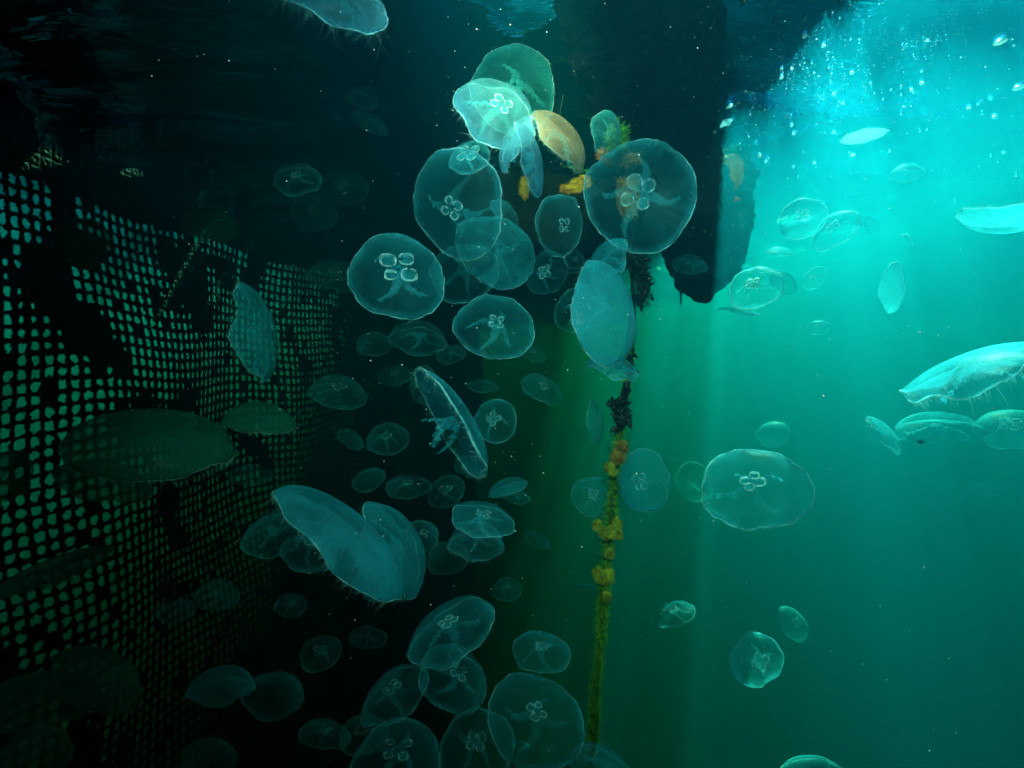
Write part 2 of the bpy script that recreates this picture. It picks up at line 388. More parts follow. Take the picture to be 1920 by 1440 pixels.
V, Fc = tube(path, rad, 14, jit=.16, rng=rg); b = MB(); b.add(V, [Fc]); addp(b, 'rope_strand', M_rope)
def along(f0, f1, n, r):
    i = rg.randint(int(f0 * 399), int(f1 * 399), n); nn = rg.randn(n, 3); nn[:, 2] *= .4; nn /= np.linalg.norm(nn, axis=1)[:, None]
    return path[i] + nn * np.asarray(r)[i][:, None], nn
b = MB()
p, nn = along(.22, .99, 9000, rad * 1.0); bV, bF = blades(p, nn, .0062, .0011, rg, .8, 1); b.add(bV, [bF])
p, nn = along(.5, .99, 1500, rad * 1.0); bV, bF = blades(p, nn, .011, .0009, rg, .9, 2); b.add(bV, [bF])
addp(b, 'algae_coat', M_algae)
def mussels(items):
    b = MB()
    for c, n, sx, sz, ln in items:
        for _ in range(n):
            bm = bmesh.new(); bmesh.ops.create_icosphere(bm, subdivisions=2, radius=1)
            q = Matrix.Rotation(rg.rand() * 6.28, 3, 'Y') @ Matrix.Rotation(rg.randn() * .6, 3, 'X')
            V = np.array([(q @ Vector((v.co.x * ln * (.42 + .15 * v.co.z), v.co.y * ln * .3, v.co.z * ln)))[:] for v in bm.verts])
            Fc = np.array([[v.index for v in f.verts] for f in bm.faces]); bm.free()
            b.add(V + c + np.array([rg.randn() * sx, rg.randn() * .008, rg.randn() * sz]), [Fc])
    return b
b = mussels([(np.array(P(1200, 500, dd)[:]), 46, .008, .018, .008), (np.array(P(1207, 535, dd)[:]), 40, .006, .02, .007), (np.array(P(1190, 478, dd)[:]), 20, .012, .006, .007)])
p = np.array([P(1203, 470 + rg.rand() * 95, dd)[:] for _ in range(900)]) + rg.randn(900, 3) * .007
bV, bF = blades(p, rg.randn(900, 3), .013, .001, rg, .5, 2, droop=.5); b.add(bV, [bF]); addp(b, 'weed_clump', M_mussel)
b = mussels([(np.array(P(1166, 775, dd - .01)[:]), 34, .008, .013, .011), (np.array(P(1152, 756, dd - .01)[:]), 9, .005, .004, .011), (np.array(P(1173, 735, dd)[:]), 16, .003, .014, .009), (np.array(P(1185, 680, dd)[:]), 16, .003, .014, .007)]); addp(b, 'mussel_clump', M_mussel)
for its, mm in (([(1159, 855, .013, .015), (1167, 838, .010, .012)], M_osponge), ([(1143, 878, .009, .009), (1150, 885, .006, .006)], M_ysponge),
                ([(1138, 1000, .017, .011), (1120, 985, .008, .009), (1156, 985, .009, .014), (1160, 1003, .006, .006)], M_ysponge),
                ([(1143, 1038, .007, .008)], M_ysponge), ([(1140, 1080, .011, .014), (1120, 1074, .008, .009), (1128, 1086, .010, .008)], M_ysponge), ([(1136, 1118, .008, .007)], M_ysponge)):
    o = sponge('sponge', [(np.array(P(a, b_, dd - .012)[:]), (s1 * .74, s1 * .6, s2 * .74)) for a, b_, s1, s2 in its], mm, None, rg, .5, 700, .003)
    o.parent = rope; o.matrix_parent_inverse = Matrix.Translation(rope.location).inverted()
tag(rope, 'weedy mooring rope with yellow sponge clumps hanging down through open green water', 'rope')

# ------------------------------------------------------------------ jellyfish
def jelly_mat(name, a0, a1, pw, col=(.06, .60, .80), streak=.35, gloss=.012, cloud=(.45, 1.6), cs=12, band=.16):
    m, N, L = mat(name); out = N.new('ShaderNodeOutputMaterial'); tr = N.new('ShaderNodeBsdfTransparent')
    df = N.new('ShaderNodeBsdfDiffuse'); tl = N.new('ShaderNodeBsdfTranslucent'); gs = N.new('ShaderNodeBsdfGlossy'); gs.inputs['Roughness'].default_value = .35
    for q in (df, tl): q.inputs[0].default_value = (*col, 1)
    m1 = N.new('ShaderNodeMixShader'); m1.inputs[0].default_value = .5; L.new(df.outputs[0], m1.inputs[1]); L.new(tl.outputs[0], m1.inputs[2])
    m2 = N.new('ShaderNodeMixShader'); m2.inputs[0].default_value = gloss; L.new(m1.outputs[0], m2.inputs[1]); L.new(gs.outputs[0], m2.inputs[2])
    lw = N.new('ShaderNodeLayerWeight'); lw.inputs[0].default_value = .5
    pwn = N.new('ShaderNodeMath'); pwn.operation = 'POWER'; pwn.inputs[1].default_value = pw; L.new(lw.outputs['Facing'], pwn.inputs[0])
    ml = N.new('ShaderNodeMath'); ml.operation = 'MULTIPLY_ADD'; ml.inputs[1].default_value = a1; ml.inputs[2].default_value = a0; L.new(pwn.outputs[0], ml.inputs[0])
    # radial canals (u runs round the bell) and cloudy gel
    uv = N.new('ShaderNodeUVMap'); mp = N.new('ShaderNodeMapping'); mp.inputs['Scale'].default_value = (70, 2.2, 1); L.new(uv.outputs[0], mp.inputs[0])
    nz = N.new('ShaderNodeTexNoise'); nz.inputs['Scale'].default_value = 1; nz.inputs['Detail'].default_value = 3; L.new(mp.outputs[0], nz.inputs['Vector'])
    tc = N.new('ShaderNodeTexCoord'); n2 = N.new('ShaderNodeTexNoise'); n2.inputs['Scale'].default_value = cs; n2.inputs['Detail'].default_value = 4; L.new(tc.outputs['Object'], n2.inputs['Vector'])
    r1 = N.new('ShaderNodeMapRange'); r1.inputs[1].default_value = .35; r1.inputs[2].default_value = .7; r1.inputs[3].default_value = 1 - streak; r1.inputs[4].default_value = 1 + streak; L.new(nz.outputs[0], r1.inputs[0])
    r2 = N.new('ShaderNodeMapRange'); r2.inputs[1].default_value = .3; r2.inputs[2].default_value = .7; r2.inputs[3].default_value = cloud[0]; r2.inputs[4].default_value = cloud[1]; L.new(n2.outputs[0], r2.inputs[0])
    sx = N.new('ShaderNodeSeparateXYZ'); L.new(uv.outputs[0], sx.inputs[0]); rb = N.new('ShaderNodeMapRange'); rb.interpolation_type = 'SMOOTHSTEP'
    rb.inputs[1].default_value = .72; rb.inputs[2].default_value = 1.0; rb.inputs[3].default_value = 0; rb.inputs[4].default_value = band; L.new(sx.outputs['Y'], rb.inputs[0])
    sm = N.new('ShaderNodeMath'); sm.operation = 'ADD'; L.new(ml.outputs[0], sm.inputs[0]); L.new(rb.outputs[0], sm.inputs[1]); ml = sm
    a = N.new('ShaderNodeMath'); a.operation = 'MULTIPLY'; L.new(ml.outputs[0], a.inputs[0]); L.new(r1.outputs[0], a.inputs[1])
    a2 = N.new('ShaderNodeMath'); a2.operation = 'MULTIPLY'; a2.use_clamp = True; L.new(a.outputs[0], a2.inputs[0]); L.new(r2.outputs[0], a2.inputs[1])
    mx = N.new('ShaderNodeMixShader'); L.new(a2.outputs[0], mx.inputs[0]); L.new(tr.outputs[0], mx.inputs[1]); L.new(m2.outputs[0], mx.inputs[2]); L.new(mx.outputs[0], out.inputs[0])
    return m
JM = [jelly_mat('jelly_clear', .03, .42, 2.2), jelly_mat('jelly_thin', .05, .55, 2.1), jelly_mat('jelly_milky', .12, .62, 1.9), jelly_mat('jelly_dense', .22, .55, 1.7, streak=.15)]
JM.append(jelly_mat('jelly_strobe_lit', .10, .62, 1.9, (.15, .56, .85)))  # lit copy: strobe whitening on the near top bells put into the colour
JM.append(jelly_mat('jelly_shaded', .34, .55, 1.7, (.02, .26, .19), streak=.15, cloud=(.6, 1.4)))  # shaded copy: dim green light on the left put into the colour
JM.append(jelly_mat('jelly_warm_glow', .14, .60, 1.8, (.50, .42, .34)))  # orange glow from the sponge behind is tinted into this colour
M_rim = jelly_mat('jelly_rim', .36, .3, 1, (.5, .92, 1), .0, cloud=(-.3, 2.4), cs=40)
M_gon = jelly_mat('jelly_gonad', .45, .2, 1, (.75, .95, 1), .0, cloud=(-.1, 2.2), cs=90)
M_arm = jelly_mat('jelly_arm', .22, .5, 1.6, streak=.3)
M_frg = jelly_mat('jelly_fringe', .35, .2, 1, (.6, .93, 1), .0)

def jellyfish(seed, cx, cy_, D, depth, phi, tilt, hr, op, det, label, **kw):
    rg = np.random.RandomState(seed * 7 + 1)
    Rr = D / F * depth / 2; hh = hr * Rr
    ph, tl = R(phi), R(tilt)
    ax = XA * (math.sin(tl) * math.cos(ph)) + YA * (math.sin(tl) * math.sin(ph)) + ZA * math.cos(tl)
    vd = P(cx, cy_, 1).normalized(); ZV = -vd; XV = (XA - vd * XA.dot(vd)).normalized(); YV = ZV.cross(XV)
    ax = XV * (math.sin(tl) * math.cos(ph)) + YV * (math.sin(tl) * math.sin(ph)) + ZV * math.cos(tl)
    q = ax.to_track_quat('Z', 'Y').to_matrix().to_4x4() @ Matrix.Rotation(R(kw.get('spin', rg.rand() * 360)), 4, 'Z')
    c = P(cx, cy_, depth) - ax * hh * .42
    root = empty('jellyfish', c); root.rotation_euler = q.to_euler()
    nt_, ns = (96, 16) if det else (64, 11)
    t = np.arange(nt_) / nt_ * 2 * math.pi
    curl = kw.get('curl', 1.38)          # how far the bell closes
    p1, p2, p3 = rg.rand(3) * 6.28
    outl = 1 + .045 * np.cos(2 * t + p1) + .030 * np.cos(3 * t + p2) + .014 * np.cos(5 * t + p3) + kw.get('ell', 0) * np.cos(2 * t)
    lap = .018 * (np.abs(np.sin(4 * t + p3)) ** .5) + .007 * np.sin(16 * t + p1) + .006 * rg.randn(nt_)      # eight notched lappets
    wav = kw.get('wav', .05) * (np.sin(3 * t + p2) + .6 * np.sin(5 * t + p3) + .5 * np.sin(8 * t + p1))
    bend = kw.get('bend', 0)
    def surf(s, k, zin):
        """s radial 0..1, k inner shrink, zin dome height"""
        a = s * curl
        r = np.sin(a) / max(math.sin(min(curl, math.pi / 2)), .3) * k
        z = zin * (np.cos(a) - math.cos(curl)) / (1 - math.cos(curl))
        rr = r[:, None] * outl[None] + (s ** 8)[:, None] * lap[None]
        zz = z[:, None] + (s ** 4)[:, None] * wav[None] * .9
        x = rr * np.cos(t)[None]; y = rr * np.sin(t)[None]
        zz = zz - bend * (x ** 2)
        return np.stack([x * Rr, y * Rr, zz * Rr], -1)
    s1 = np.linspace(0, 1, ns) ** .85; s1[0] = .012
    ex = surf(s1, 1.0, hr); s2 = s1[::-1]; inn = surf(s2 * .985, .955, hr * kw.get('inner', .45))
    inn[0] = (ex[-1] + inn[0]) / 2
    V = np.concatenate([ex, inn]).reshape(-1, 3); rows = 2 * ns
    Fq = grid_faces(nt_, rows, True)
    me = mesh('bell', V, [Fq])
    uvl = me.uv_layers.new(name='UVMap'); li = np.empty(len(me.loops), np.int32); me.loops.foreach_get('vertex_index', li)
    uu = (li % nt_) / nt_; vv = np.minimum(li // nt_, rows - 1 - li // nt_) / ns
    uu = np.where(uu > .75, 1 - uu, uu) if False else np.abs(uu - .5) * 2
    uvl.data.foreach_set('uv', np.stack([uu, vv], 1).astype(np.float32).ravel())
    link('bell', me, JM[op], root)
    # bright margin
    e = ex[-1] * 1.0
    rr_ = Rr * (.0062 if det else .007) * (1 + .5 * np.abs(rg.randn(nt_))) * kw.get('rim', 1)
    tv, tf = tube(e, rr_, 5, True); b = MB(); b.add(tv, [tf]); b.build('bell_margin', M_rim, root)
    if det >= 1:      # fringe of fine tentacles
        nf = 420; k = rg.randint(0, nt_, nf); f = rg.rand(nf)[:, None]; pts = e[k] * (1 - f) + e[(k + 1) % nt_] * f
        nn = np.tile([[0, 0, -1.0]], (nf, 1)) + (pts / Rr) * kw.get('flare', -.5); ln = Rr * .085 * kw.get('tent', 1)
        bV, bF = blades(pts, nn, ln, Rr * .0045, rg, .45, 2); b = MB(); b.add(bV, [bF]); b.build('tentacle_fringe', M_frg, root)
    # gonads: four horseshoe rings
    if kw.get('gon', 1) or (det == 0 and tilt < 66 and rg.rand() < .6):
        gs = kw.get('gs', .10) * (.85 + .3 * rg.rand()); go = max(kw.get('go', .19), kw.get('gs', .1) * 1.72); n0 = rg.rand() * 1.57
        for i in range(4):
            th_ = n0 + i * math.pi / 2 + rg.randn() * .08; g_ = gs * (1 + rg.randn() * .1)
            aa = th_ + math.pi + np.linspace(.10 + rg.rand() * .25, 2 * math.pi - .10 - rg.rand() * .35, 36) + rg.randn() * .5
            x = go * math.cos(th_) + g_ * np.cos(aa); y = go * math.sin(th_) + g_ * np.sin(aa)
            z = hr * .55 * np.ones(36) + .012 * np.sin(aa * 3) - bend * x * x
            tv, tf = tube(np.stack([x, y, z], 1) * Rr, Rr * .010 * kw.get('gw', 1) * (1 + .35 * np.sin(aa * 3 + i) + .25 * rg.randn(36).clip(-1.5, 1.5)), 6)
            b = MB(); b.add(tv, [tf])
            x2 = go * math.cos(th_) + g_ * .80 * np.cos(aa) * (1 + .05 * np.sin(aa * 7)); y2 = go * math.sin(th_) + g_ * .80 * np.sin(aa) * (1 + .05 * np.cos(aa * 6))
            tv, tf = tube(np.stack([x2, y2, z - .02], 1)[4:-6] * Rr, Rr * .005 * kw.get('gw', 1), 5); b.add(tv, [tf])
            fv = np.concatenate([[[go * math.cos(th_), go * math.sin(th_), hr * .55 + .03]], np.stack([x2, y2, z], 1)]) * Rr; k_ = np.arange(1, 36)
            b.add(fv, [np.stack([k_ * 0, k_, k_ + 1], 1)]); o = b.build('gonad', M_gon, root); o.data.materials.append(M_arm)
            lt = np.empty(len(o.data.polygons), np.int32); o.data.polygons.foreach_get('loop_total', lt); o.data.polygons.foreach_set('material_index', (lt == 3).astype(np.int32))
    # oral arms: four frilled ribbons
    if kw.get('arms', 1) and (det >= 1 or rg.rand() < .6):
        al = kw.get('al', .75)
        for i in range(4):
            th_ = rg.rand() * .5 + i * math.pi / 2 + .7; nn_ = 26; s_ = np.linspace(0, 1, nn_)
            cxr = (.03 + al * s_ * (.75 + .25 * rg.rand())); off = .18 * np.sin(s_ * 4 + rg.rand() * 6) * s_
            x = cxr * math.cos(th_) - off * math.sin(th_); y = cxr * math.sin(th_) + off * math.cos(th_)
            z = hr * .42 - .05 - kw.get('hang', .30) * s_ ** 1.3 - bend * x * x
            wdt = .13 * (1 - .75 * s_); rows_ = []
            for q_ in (-1, -.4, .4, 1):
                fz = (.05 + .02 * rg.rand()) * np.sin(s_ * 34 + q_ * 2 + i) * abs(q_) + .04 * (abs(q_) < .5)
                rows_.append(np.stack([x - q_ * wdt * math.sin(th_), y + q_ * wdt * math.cos(th_), z + fz], 1) * Rr)
            V = np.concatenate(rows_); b = MB(); b.add(V, [grid_faces(nn_, 4)]); b.build('oral_arm', M_arm, root)
    tag(root, label, 'jellyfish', 'moon jellyfish drifting in the swarm')
    return root

# cx, cy, diameter px, distance, apex direction on screen (deg), tilt (0 = seen flat on), height ratio, density, detail, label, extras
J = [
 (628, -26, 195, .80,  70,  66, .55, 4, 1, 'blue white jellyfish with tentacles cut off by the top edge of the picture', dict(tent=3.5, rim=1.8)),
 (682, 178,  58, 1.50, 80,  60, .7, 1, 0, 'tiny dim bell standing for the mirror image of the tiny one below', dict(gon=0)),  # solid bell put in for the surface reflection of the next one
 (697, 226,  72, 1.50, 60,  72, .5, 1, 0, 'tiny flat dim jellyfish lower of the pair in the black upper left', dict(gon=0)),
 (965, 158, 166, 1.28, 80,  30, .5, 1, 1, 'large round teal bell touching the water surface behind the brightest jellyfish', dict(gon=0)),
 (938, 200, 158, 1.08, 62,  52, .68, 4, 1, 'brightest crumpled blue white jellyfish just under the rippled surface', dict(rim=1.8, wav=.07, tent=2.2, gs=.09, al=1.0, hang=.7)),
 (960, 264, 110, 1.02, 150, 80, .5, 4, 1, 'folded whitish jellyfish squeezed below the brightest one', dict(gon=0, wav=.12, rim=1.3)),
 (1000, 296, 132, .98, 15,  80, .36, 4, 1, 'upright leaf shaped jellyfish pointing down beside the orange sponge', dict(gon=0, rim=1.2, al=.5)),
 (1058, 256, 138, 1.10, 42, 80, .55, 6, 1, 'curved jellyfish tinted with an orange glow above the orange sponge', dict(gon=0, wav=.06)),
 (1143, 250,  86, 1.10, 10, 55, .5, 2, 1, 'small green lit jellyfish at the waterline of the dark float', dict(gon=0, wav=.08)),
 (1197, 363, 208, .92, 120, 17, .35, 1, 1, 'largest clear jellyfish in front of the big dark float', dict(gs=.13, go=.2, gw=.8, spin=20, arms=1)),
 (849, 389, 198, .95, 200, 33, .45, 1, 1, 'clear jellyfish with glinting right rim at the heart of the swarm', dict(rim=1.5, gs=.085, go=.15, tent=1.6, wav=.03)),
 (747, 505, 186, .92, 80,  38, .55, 1, 1, 'jellyfish with four bright white rings left of the swarm centre', dict(gs=.155, go=.245, gw=1.7, rim=1.2, spin=0)),
 (938, 462, 160, 1.10, 50, 42, .5, 2, 1, 'teal jellyfish tucked behind the one with the glinting rim', dict(gon=0)),
 (866, 505, 130, 1.20, 120, 35, .5, 1, 1, 'half hidden clear bell between the two big ringed jellyfish', dict(gon=0)),
 (930, 605, 148, 1.00, 75,  36, .42, 1, 1, 'pentagon shaped jellyfish with four small rings under the swarm centre', dict(gs=.085, go=.145, gw=1.2, rim=1.2)),
 (878, 289,  84, 1.15, 110, 55, .5, 1, 1, 'small flat jellyfish resting on top of the glinting rim jellyfish', dict(gs=.2, go=.1, gw=1.2)),
 (950, 395,  62, 1.20, 45,  60, .5, 1, 0, 'little crescent bell peeping out right of the glinting rim jellyfish', dict(gon=0)),
 (1056, 422, 116, 1.00, 0,  44, .35, 0, 1, 'oval jellyfish with four rings on black just below the orange sponge', dict(gs=.1, go=.17, rim=1.3, arms=0)),
 (1022, 510,  84, 1.15, 150, 30, .4, 0, 0, 'barely visible jellyfish showing only two rings above the rope side cluster', dict(gs=.12, go=.2, gw=1.3, rim=.3)),
 (1078, 486,  38, 1.20, 60,  35, .4, 0, 0, 'tiny curled jellyfish between the oval ringed one and the teal arm', dict()),
 (1083, 580,  96, 1.25, 150, 25, .4, 0, 1, 'faint ringed jellyfish half covered by the solid teal oval one', dict(gs=.11)),
 (1146, 586, 196, .95, 15,  56, .36, 3, 1, 'solid teal oval jellyfish hanging in front of the rope', dict(gon=0, ell=0, wav=.02)),
 (1132, 484, 105, 1.02, 145, 68, .55, 2, 1, 'stretched teal jellyfish leaning left on top of the solid oval one', dict(gon=0, wav=.1)),
 (1150, 682,  98, 1.02, 75,  76, .55, 2, 1, 'crumpled teal jellyfish hanging beneath the solid oval one', dict(gon=0, wav=.1, rim=1.2)),
 (858, 790, 222, .92, 31, 103, .34, 1, 1, 'sharp edged diagonal jellyfish opened like a tilted dish below the swarm', dict(gon=0, rim=1.9, wav=.02, al=.35, hang=.5)),
 (926, 786,  86, 1.05, 130, 28, .5, 1, 1, 'small round ringed jellyfish touching the tilted dish jellyfish', dict(gs=.13, go=.17)),
 (1019, 725,  80, 1.30, 60, 55, .4, 1, 0, 'small tilted pale jellyfish alone left of the rope upper half', dict(gon=0)),
 (1120, 790,  88, 1.15, 5,  78, .36, 0, 0, 'faint upright leaf shaped jellyfish close to the black mussel clump', dict(gon=0)),
 (905, 720,  58, 1.40, 85,  72, .5, 0, 0, 'faint flat jellyfish just above the small round ringed one', dict(gon=0)),
 (785, 626, 104, 1.25, 85,  62, .7, 0, 0, 'faint square shouldered jellyfish below the bright ringed one', dict(gon=0)),
 (845, 660,  58, 1.50, 100, 60, .6, 0, 0, 'very faint small bell under the square shouldered jellyfish', dict(gon=0)),
 (790, 725,  76, 1.35, 190, 50, .5, 0, 0, 'faint bell overlapping the upper tip of the tilted dish jellyfish', dict(gon=0)),
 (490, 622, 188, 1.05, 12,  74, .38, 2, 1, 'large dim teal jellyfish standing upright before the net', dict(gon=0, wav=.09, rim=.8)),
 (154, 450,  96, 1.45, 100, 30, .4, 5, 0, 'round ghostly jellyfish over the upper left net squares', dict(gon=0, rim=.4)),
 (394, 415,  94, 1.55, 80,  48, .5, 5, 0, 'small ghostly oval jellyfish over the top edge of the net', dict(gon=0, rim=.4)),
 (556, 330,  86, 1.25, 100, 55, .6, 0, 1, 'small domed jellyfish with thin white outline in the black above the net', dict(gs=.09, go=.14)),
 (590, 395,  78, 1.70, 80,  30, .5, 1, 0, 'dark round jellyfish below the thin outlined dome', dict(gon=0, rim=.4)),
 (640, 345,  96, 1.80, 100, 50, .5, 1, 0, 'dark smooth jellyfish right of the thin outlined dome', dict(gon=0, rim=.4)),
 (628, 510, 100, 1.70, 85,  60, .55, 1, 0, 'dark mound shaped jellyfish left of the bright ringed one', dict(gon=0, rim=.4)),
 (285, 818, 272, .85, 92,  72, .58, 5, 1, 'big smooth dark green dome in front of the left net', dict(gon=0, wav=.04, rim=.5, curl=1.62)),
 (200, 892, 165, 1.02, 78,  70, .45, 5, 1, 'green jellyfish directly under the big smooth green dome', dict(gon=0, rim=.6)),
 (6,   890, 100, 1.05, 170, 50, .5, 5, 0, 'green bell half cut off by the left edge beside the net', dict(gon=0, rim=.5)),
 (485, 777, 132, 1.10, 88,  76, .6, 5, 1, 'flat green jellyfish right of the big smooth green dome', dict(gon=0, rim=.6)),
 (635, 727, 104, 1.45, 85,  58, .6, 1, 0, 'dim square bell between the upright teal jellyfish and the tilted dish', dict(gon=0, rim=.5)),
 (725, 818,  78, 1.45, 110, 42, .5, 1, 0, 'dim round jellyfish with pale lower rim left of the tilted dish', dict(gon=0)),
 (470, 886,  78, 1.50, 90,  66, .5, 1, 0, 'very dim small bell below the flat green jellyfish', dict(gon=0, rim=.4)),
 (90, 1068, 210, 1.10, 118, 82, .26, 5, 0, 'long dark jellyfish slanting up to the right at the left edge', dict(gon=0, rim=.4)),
 (655, 1002, 290, .88, 50,  78, .42, 3, 1, 'long milky teal jellyfish lying diagonally in the lower left centre', dict(gon=0, wav=.04, curl=1.55, rim=.9)),
 (752, 1022, 200, .99, 28, 70, .52, 2, 1, 'rounded teal jellyfish overlapping the lower end of the long milky one', dict(gon=0, wav=.09)),
 (588, 1020, 110, 1.05, 85, 55, .95, 1, 1, 'cup shaped jellyfish opening downward below the long milky one', dict(gs=.13, curl=1.5)),
 (512, 993, 112, 1.15, 110, 48, .6, 1, 1, 'dim bell left of the cup shaped jellyfish', dict(gon=0)),
 (714, 1088,  78, 1.10, 130, 55, .6, 1, 0, 'small curled bell beneath the long milky jellyfish', dict(gon=0)),
 (795, 1000,  66, 1.15, 60, 40, .5, 1, 0, 'thin edged bell peeking out behind the rounded teal one', dict(gon=0)),
 (906, 966, 120, .98, 80,  62, .45, 1, 1, 'tilted saucer jellyfish sitting on top of a fringed cup', dict(gs=.1, rim=1.3)),
 (895, 1006, 102, 1.08, 85, 60, .85, 1, 1, 'fringed cup jellyfish hanging under the tilted saucer', dict(gon=0, tent=2.4, curl=1.45)),
 (835, 918,  70, 1.45, 120, 35, .5, 1, 0, 'faint round jellyfish left of the small bright crescent', dict(gs=.14)),
 (765, 907,  80, 1.50, 90, 60, .5, 1, 0, 'faint flat jellyfish left of the faint round one', dict(gon=0)),
 (951, 910,  80, 1.15, 110, 80, .55, 2, 0, 'small bright crescent jellyfish above the tilted saucer', dict(gon=0)),
 (965, 925,  62, 1.45, 80, 70, .5, 0, 0, 'faint shadowy bell behind the small bright crescent', dict(gon=0)),
 (838, 1040,  80, 1.45, 100, 45, .55, 1, 0, 'dark green bell left of the fringed cup', dict(gon=0)),
 (842, 1170, 178, 1.00, 118, 62, .50, 1, 1, 'leaning translucent jellyfish with frilly underside above the lower cluster', dict(gs=.08, go=.12, gw=1.2)),
 (858, 1262, 140, 1.02, 50, 46, .6, 1, 1, 'round jellyfish with dark hollow under the leaning one', dict(gs=.09)),
 (1015, 1214, 110, 1.00, 85, 52, .45, 1, 1, 'small neat jellyfish with a rosette left of the lower rope', dict(gs=.09, go=.12, rim=1.1)),
 (1006, 1337, 184, .95, 75, 34, .5, 1, 1, 'largest jellyfish of the bottom cluster with four small rings', dict(gs=.08, go=.14, rim=1.1)),
 (893, 1392, 140, 1.05, 100, 28, .45, 1, 1, 'dim round jellyfish left of the largest bottom one', dict(gs=.1)),
 (736, 1292, 140, 1.15, 125, 60, .5, 1, 0, 'dim slanted jellyfish at the left of the bottom cluster', dict(gon=0)),
 (745, 1408, 168, 1.05, 95, 42, .55, 1, 1, 'wide dim jellyfish cut by the bottom edge with pale spots', dict(gs=.1, go=.25)),
 (680, 1370,  90, 1.30, 110, 45, .5, 1, 0, 'faint ringed bell behind the wide one at the bottom edge', dict(gs=.12)),
 (1127, 1426, 112, 1.00, 70, 58, .5, 1, 1, 'jellyfish at the foot of the rope cut by the bottom edge', dict(gon=0)),
 (975, 1405,  40, 1.20, 70, 30, .5, 0, 0, 'tiny bell below the largest bottom jellyfish', dict(gon=0)),
 (601, 1220,  74, 1.35, 100, 35, .5, 1, 0, 'dim ring like jellyfish alone before the lower net', dict(gs=.14)),
 (418, 1277, 116, 1.15, 95, 70, .75, 2, 0, 'square dim jellyfish with wavy hem at the lower left', dict(gon=0, wav=.07)),
 (517, 1293, 112, 1.25, 80, 50, .6, 1, 0, 'very dim bell right of the square wavy hemmed one', dict(gon=0, rim=.5)),
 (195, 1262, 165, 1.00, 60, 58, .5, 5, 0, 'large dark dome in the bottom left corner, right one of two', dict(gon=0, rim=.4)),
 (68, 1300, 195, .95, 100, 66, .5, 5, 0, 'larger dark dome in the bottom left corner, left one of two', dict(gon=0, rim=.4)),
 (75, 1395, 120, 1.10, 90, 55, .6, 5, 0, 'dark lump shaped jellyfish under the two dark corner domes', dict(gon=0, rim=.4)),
 (1411, 905, 188, 1.05, 100, 36, .4, 1, 1, 'large clear jellyfish with four rings alone in the bright green water', dict(gs=.085, go=.14, gw=1.2, rim=1.2)),
 (1202, 903, 112, 1.08, 190, 32, .4, 2, 1, 'clear jellyfish just right of the rope crossing its sponge', dict(gs=.1)),
 (1112, 928,  78, 1.22, 60, 22, .4, 2, 1, 'clear jellyfish just left of the rope beside the orange sponge clump', dict(gs=.1)),
 (1298, 905,  76, 2.9, 190, 30, .4, 0, 0, 'ghostly jellyfish hidden behind the large clear ringed one', dict(gon=0)),
 (1264, 1145,  74, 1.50, 110, 62, .6, 1, 1, 'small dome jellyfish trailing threads right of the lower rope', dict(gs=.1, tent=2)),
 (1424, 1240, 100, 1.15, 330, 32, .5, 2, 1, 'jellyfish with ragged scalloped edge low in the green water', dict(gs=.13, wav=.10, rim=1.2)),
 (1492, 1168,  66, 2.0, 20, 50, .5, 2, 0, 'ghostly oval jellyfish above the ragged scalloped one', dict(gon=0, rim=.3)),
 (1527, 1452, 118, 1.10, 90, 50, .5, 1, 1, 'round bell top rising from the bottom edge in green water', dict(gon=0)),
 (1825, 686, 236, .85, 112, 80, .36, 2, 1, 'bright ragged turquoise jellyfish lying on its side near the right edge', dict(gon=0, wav=.10, rim=1.5, tent=1.6)),
 (1872, 418, 132, 1.10, 268, 74, .42, 2, 1, 'bright bowl shaped jellyfish just below the surface at the right edge', dict(gon=0, rim=1.4)),
 (1680, 540,  92, 1.50, 0,  66, .35, 2, 0, 'upright pale oval jellyfish alone in the open blue green water', dict(gon=0, rim=.5)),
 (1661, 812,  86, 1.45, 38, 78, .4, 2, 0, 'pale crescent jellyfish beside a wide faint dome', dict(gon=0)),
 (1757, 795, 142, 1.60, 88, 74, .5, 1, 0, 'wide faint dome jellyfish right of the pale crescent', dict(gon=0, rim=.4)),
 (1893, 797, 104, 1.75, 90, 45, .5, 2, 0, 'faint speckled jellyfish at the right edge beside the wide faint dome', dict(gs=.14)),
 (1848, 925,  70, 2.10, 80, 50, .5, 2, 0, 'barely visible jellyfish under the faint speckled one', dict(gon=0, rim=.3)),
 (1412, 533, 100, 1.35, 120, 44, .5, 1, 1, 'jellyfish with one glowing white knot close to the float tip', dict(gs=.10, go=.08, gw=2.5, rim=1.2)),
 (1505, 405,  84, 1.75, 100, 30, .45, 2, 1, 'cyan jellyfish in the brightest water right of the float, left of two', dict(gs=.12, gw=1.5)),
 (1562, 426,  88, 1.75, 130, 52, .45, 2, 1, 'slanted cyan jellyfish touching the round one in the brightest water', dict(gs=.12, gw=1.5)),
 (1472, 527,  52, 1.80, 60, 50, .5, 2, 0, 'small angular jellyfish between the glowing knot one and a fainter one', dict(gon=0)),
 (1524, 520,  44, 2.0, 140, 40, .5, 1, 0, 'small very faint jellyfish in the centre of the light shaft', dict(gon=0)),
 (1461, 470,  46, 1.80, 85, 78, .5, 2, 0, 'thin arc of a jellyfish above the glowing knot one', dict(gon=0)),
 (1384, 582,  76, 1.50, 80, 85, .18, 1, 0, 'thin edge on jellyfish seen as a line below the float tip', dict(gon=0)),
 (1388, 405,  36, 1.70, 60, 50, .5, 1, 0, 'tiny pale jellyfish on the right flank of the dark float', dict(gon=0)),
 (1294, 492,  64, 1.55, 85, 66, .6, 1, 1, 'small outlined jellyfish in front of the rounded float tip', dict(gon=0)),
